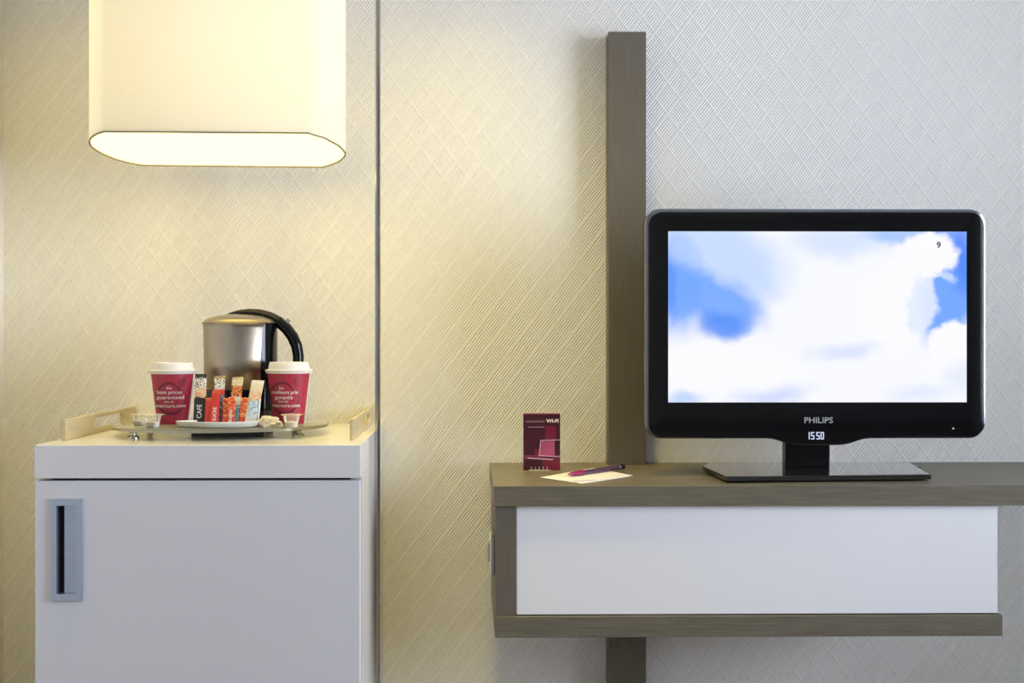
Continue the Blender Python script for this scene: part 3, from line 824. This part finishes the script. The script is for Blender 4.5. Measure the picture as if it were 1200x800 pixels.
cup(338.7, 2.110, 437.0, 492, 424.0, [('les', 4.6, 455, 330.2, 5.2, .02), ('meilleurs prix', 5.9, 460.4, 334.2, 30.5, .06), ('garantis', 5.9, 466.4, 332.7, 20.5, .06), ('sont sur', 4.6, 470.4, 332, 12.2, .02), ('mercure.com', 6.0, 475.8, 335.4, 31.4, .06)], -3,
    'crimson paper cup with French lettering right of the kettle')

# ------------------------------------------------------------------ white dish with stick sachets
YS = 2.02
dish_cx = at(256, 495, YS).x
dish = MB()
segs = 64; prof = [(.0, .0015), (.80, .0015), (.95, .004), (1.0, .0125), (.975, .0130), (.90, .0065), (.78, .0030), (.0, .0030)]
rings = []
for r, zz in prof:
    g = []
    for i in range(segs):
        a = 2 * math.pi * i / segs
        ex = .076 * math.cos(a); ey = .030 * math.sin(a)
        if math.cos(a) < 0: ey *= (1 - .45 * (-math.cos(a)) ** 2)
        g.append(dish.bm.verts.new((dish_cx + ex * max(r, .01), 2.012 + ey * max(r, .01), ZG + zz - .0013)))
    rings.append(g)
for a, b in zip(rings, rings[1:]):
    for i in range(segs): dish.bm.faces.new((a[i], a[(i + 1) % segs], b[(i + 1) % segs], b[i]))
dish.bm.faces.new(rings[0]); dish.bm.faces.new(rings[-1])
bmesh.ops.recalc_face_normals(dish.bm, faces=dish.bm.faces)
tag(dish.build('white_dish', M['white_ceramic'], smooth=True, angle=60), 'shallow white dish on the tray holding the coffee and sugar sticks', 'dish')

def stripes(name, bands, spots=None, sc=330):
    """printed sachet film: colours by height (0..1 of the stick, generated z), speckled with a second colour"""
    m = mat(name, (1, 1, 1), .32)
    b = m.node_tree.nodes['Principled BSDF']
    tc = N(m, 'ShaderNodeTexCoord'); sp = N(m, 'ShaderNodeSeparateXYZ'); L(m, tc.outputs['Generated'], sp.inputs[0])
    nz = N(m, 'ShaderNodeTexNoise'); nz.inputs['Scale'].default_value = sc; nz.inputs['Detail'].default_value = 2
    L(m, tc.outputs['Object'], nz.inputs['Vector'])
    z = math_(m, 'ADD', sp.outputs['Z'], math_(m, 'MULTIPLY', math_(m, 'SUBTRACT', nz.outputs[0], .5), .16))
    def ramp(cols):
        r = N(m, 'ShaderNodeValToRGB'); r.color_ramp.interpolation = 'CONSTANT'
        e = r.color_ramp.elements
        e[0].position = 0; e[0].color = (*cols[0][1], 1); e[1].position = cols[1][0]; e[1].color = (*cols[1][1], 1)
        for p, c in cols[2:]:
            q = e.new(p); q.color = (*c, 1)
        L(m, z, r.inputs[0]); return r.outputs[0]
    c1 = ramp([(p, a) for p, a, c in bands]); c2 = ramp([(p, c) for p, a, c in bands])
    mr = N(m, 'ShaderNodeMapRange'); 
    n2 = N(m, 'ShaderNodeTexNoise'); n2.inputs['Scale'].default_value = sc * 1.2; n2.inputs['Detail'].default_value = 1; L(m, tc.outputs['Object'], n2.inputs['Vector'])
    L(m, n2.outputs[0], mr.inputs[0]); mr.inputs[1].default_value = .52; mr.inputs[2].default_value = .58
    mx = N(m, 'ShaderNodeMix', data_type='RGBA'); L(m, mr.outputs[0], mx.inputs[0]); L(m, c1, mx.inputs[6]); L(m, c2, mx.inputs[7])
    L(m, mx.outputs[2], b.inputs['Base Color'])
    return m
BK, WH, CR, OR, RD, BL, LB, GD, DR, YE = (.012, .011, .012), (.72, .70, .66), (.68, .60, .42), (.72, .20, .05), (.58, .035, .02), (.10, .26, .48), (.55, .68, .78), (.42, .34, .18), (.32, .015, .015), (.80, .42, .10)
F_black = stripes('black_coffee_film', [(0, BK, BK), (.54, CR, OR), (.74, WH, BK), (.92, BK, BK)])
F_blackred = stripes('black_and_red_coffee_film', [(0, BK, BL), (.60, RD, DR), (.72, WH, BK), (.93, GD, BK)])
F_gold = stripes('gold_and_cream_coffee_film', [(0, BL, LB), (.42, CR, LB), (.58, OR, BK), (.80, CR, GD), (.94, GD, CR)])
F_blue = stripes('blue_and_cream_coffee_film', [(0, LB, WH), (.22, LB, BL), (.52, CR, OR), (.74, CR, CR), (.92, WH, CR)])
F_red = stripes('red_stick_film', [(0, RD, RD), (.9, RD, OR)])
F_redor = stripes('red_and_orange_stick_film', [(0, RD, OR), (.30, RD, YE), (.55, OR, RD), (.75, RD, YE)], sc=190)
F_white = stripes('white_stick_film', [(0, WH, WH), (.7, WH, LB)])
M['stick_print'] = mat('white_stick_lettering', (.75, .72, .68), .4)
def stick(tl, tr, bl, br, Yb, Yt, film, label, text=None, tsz=5.0, thick=.0035, name='stick_sachet', frac=.48, group='stick sachets in the white dish'):
    """flat pillow stick; corners in pixels, foot at depth Yb and head at Yt"""
    A, B = at(*bl, Yb), at(*br, Yb); Cc, D = at(*tl, Yt), at(*tr, Yt)
    A.z = B.z = ZG + .0026
    mb = MB(); nu, nv = 8, 16; lay = []
    root = None
    def pt(u, v, s=0):
        p = (A * (1 - u) + B * u) * (1 - v) + (Cc * (1 - u) + D * u) * v
        bul = math.sin(math.pi * u) ** .6 * min(1, (1 - v) / .16 if v > .84 else 1) * min(1, v / .06 + .25)
        return p + Vector((0, s * thick * .5 * bul + (.0005 * math.sin(u * 9) if v > .9 else 0), 0))
    for s in (-1, 1):
        g = [[mb.bm.verts.new(pt(i / nu, j / nv, s)) if (s == -1 or 0 < i < nu) else lay[0][j][i] for i in range(nu + 1)] for j in range(nv + 1)]
        lay.append(g)
        for j in range(nv):
            for i in range(nu):
                mb.bm.faces.new((g[j][i], g[j][i + 1], g[j + 1][i + 1], g[j + 1][i]))
    for j in (0, nv):
        for i in range(nu):
            q = []
            for v_ in (lay[0][j][i], lay[0][j][i + 1], lay[1][j][i + 1], lay[1][j][i]):
                if v_ not in q: q.append(v_)
            if len(q) > 2: mb.bm.faces.new(q)
    bmesh.ops.recalc_face_normals(mb.bm, faces=mb.bm.faces)
    loc = (A + B) / 2
    root = thing(name, label, 'sachet', loc, group)
    mb.build('wrapper', film, root, smooth=True, angle=60)
    if text:
        tm = MB(); Lg = (Cc - A).length; Wd = (B - A).length
        def mp_(x, y):            # lettering runs up the stick
            v = .13 + x / Lg; u = .5 - y / Wd
            return pt(min(.98, max(.02, u)), min(.98, v), -1) + Vector((0, -.0006, 0))
        add_text(tm, text, tsz * .001, lambda x, y: mp_(x, y - tsz * .00035), align='LEFT', bold=.00012)
        tm.build('lettering', M['stick_print'], root)
    return root
stick((228.8, 438), (242.4, 438), (226.2, 494), (240, 494), 2.030, 2.075, F_black, 'black coffee stick standing leftmost in the white dish', 'CAFÉ', 12)
stick((250.6, 440.5), (264, 440.0), (252, 494), (261.5, 494), 2.034, 2.085, F_blackred, 'black topped coffee stick standing behind a red stick near the dish middle', None)
stick((272, 442), (285.6, 441.2), (268.5, 494), (279.5, 494), 2.034, 2.085, F_gold, 'gold topped coffee stick with blue foot, second from the right cup', None)
stick((295, 445), (310, 445.8), (286, 494), (299.2, 494), 2.026, 2.075, F_blue, 'blue and cream coffee stick standing rightmost, nearest the right cup', 'CAFÉ', 9)
stick((241.2, 466), (248, 465.6), (239.4, 494), (246, 494), 2.024, 2.050, F_red, 'short red sugar stick just right of the black coffee stick', None, thick=.003)
stick((248.3, 457.4), (258.6, 456.6), (245.4, 494), (255.6, 494), 2.018, 2.045, F_red, 'bright red sugar stick standing in front of the black topped stick', 'SUCRE', 9, thick=.003)
stick((261, 466), (267.4, 466), (260, 494), (266.6, 494), 2.024, 2.050, F_redor, 'narrow orange and red sugar stick left of the gold topped stick', None, thick=.003)
stick((267.4, 465.2), (276.4, 464.6), (265, 494), (274.2, 494), 2.018, 2.044, F_redor, 'orange and red sugar stick standing in front of the gold topped stick', 'SUCRE', 8, thick=.003)
stick((282.2, 465.6), (291.2, 465.6), (279.6, 494), (288.2, 494), 2.030, 2.052, F_redor, 'orange and red sugar stick behind the blue and cream coffee stick', None, thick=.003)
stick((303.4, 467), (306, 467.2), (300.2, 493.5), (303.0, 493.5), 2.030, 2.052, F_white, 'narrow white stick sachet at the right end of the dish', None, thick=.002)

# ------------------------------------------------------------------ creamer pots and tea bag
def pot(cxp, Yc, label, k=1.0):
    cx = at(cxp, 490, Yc).x
    root = thing('creamer_pot', label, 'pot', (cx, Yc, ZG), 'clear plastic portion pots on the tray')
    z0 = ZG
    MB().lathe([(.0105 * k, z0), (.0115 * k, z0 + .001), (.0125 * k, z0 + .010 * k), (.0150 * k, z0 + .0215 * k), (.0185 * k, z0 + .0225 * k), (.0185 * k, z0 + .0235 * k)], cx, Yc, 32, cap1=False).build('pot_body', M['plastic'], root, smooth=True)
    MB().lathe([(.0100 * k, z0 + .0008), (.0112 * k, z0 + .004), (.0118 * k, z0 + .010 * k), (.004, z0 + .0115 * k)], cx, Yc, 24).build('filling', M['cup_paper'], root, smooth=True)
    mb = MB().lathe([(.0188 * k, z0 + .0236 * k), (.0188 * k, z0 + .0242 * k)], cx, Yc, 32)
    mb.box(cx + .014 * k, cx + .0225 * k, Yc - .004, Yc + .004, z0 + .0237 * k, z0 + .0241 * k).build('foil_lid', M['plastic'], root)
    return root
pot(179.0, 2.005, 'clear plastic creamer pot in front of the left red cup')
pot(163.0, 2.060, 'clear plastic creamer pot at the far left end of the tray', .85)
pot(341.5, 2.005, 'clear plastic creamer pot in front of the right red cup')
def crumple(cxp, Yc, rx, ry, h, label, name, m_, cat):
    cx = at(cxp, 490, Yc).x
    mb = MB()
    bmesh.ops.create_icosphere(mb.bm, subdivisions=4, radius=1.0)
    for v in mb.bm.verts:
        nz_ = noise.noise(v.co * 2.6) * .28 + noise.noise(v.co * 6) * .12
        v.co = v.co * (1 + nz_)
        z = max(0.0, v.co.z) * h if v.co.z > 0 else 0
        v.co = Vector((cx + v.co.x * rx, Yc + v.co.y * ry, ZG + .0002 + z))
    bmesh.ops.remove_doubles(mb.bm, verts=mb.bm.verts, dist=.00005)
    return tag(mb.build(name, m_, smooth=True, angle=50), label, cat)
crumple(315, 2.03, .024, .022, .018, 'crumpled pale paper tea bag between the sachets and the right cup', 'tea_bag', M['tea_paper'], 'tea bag')
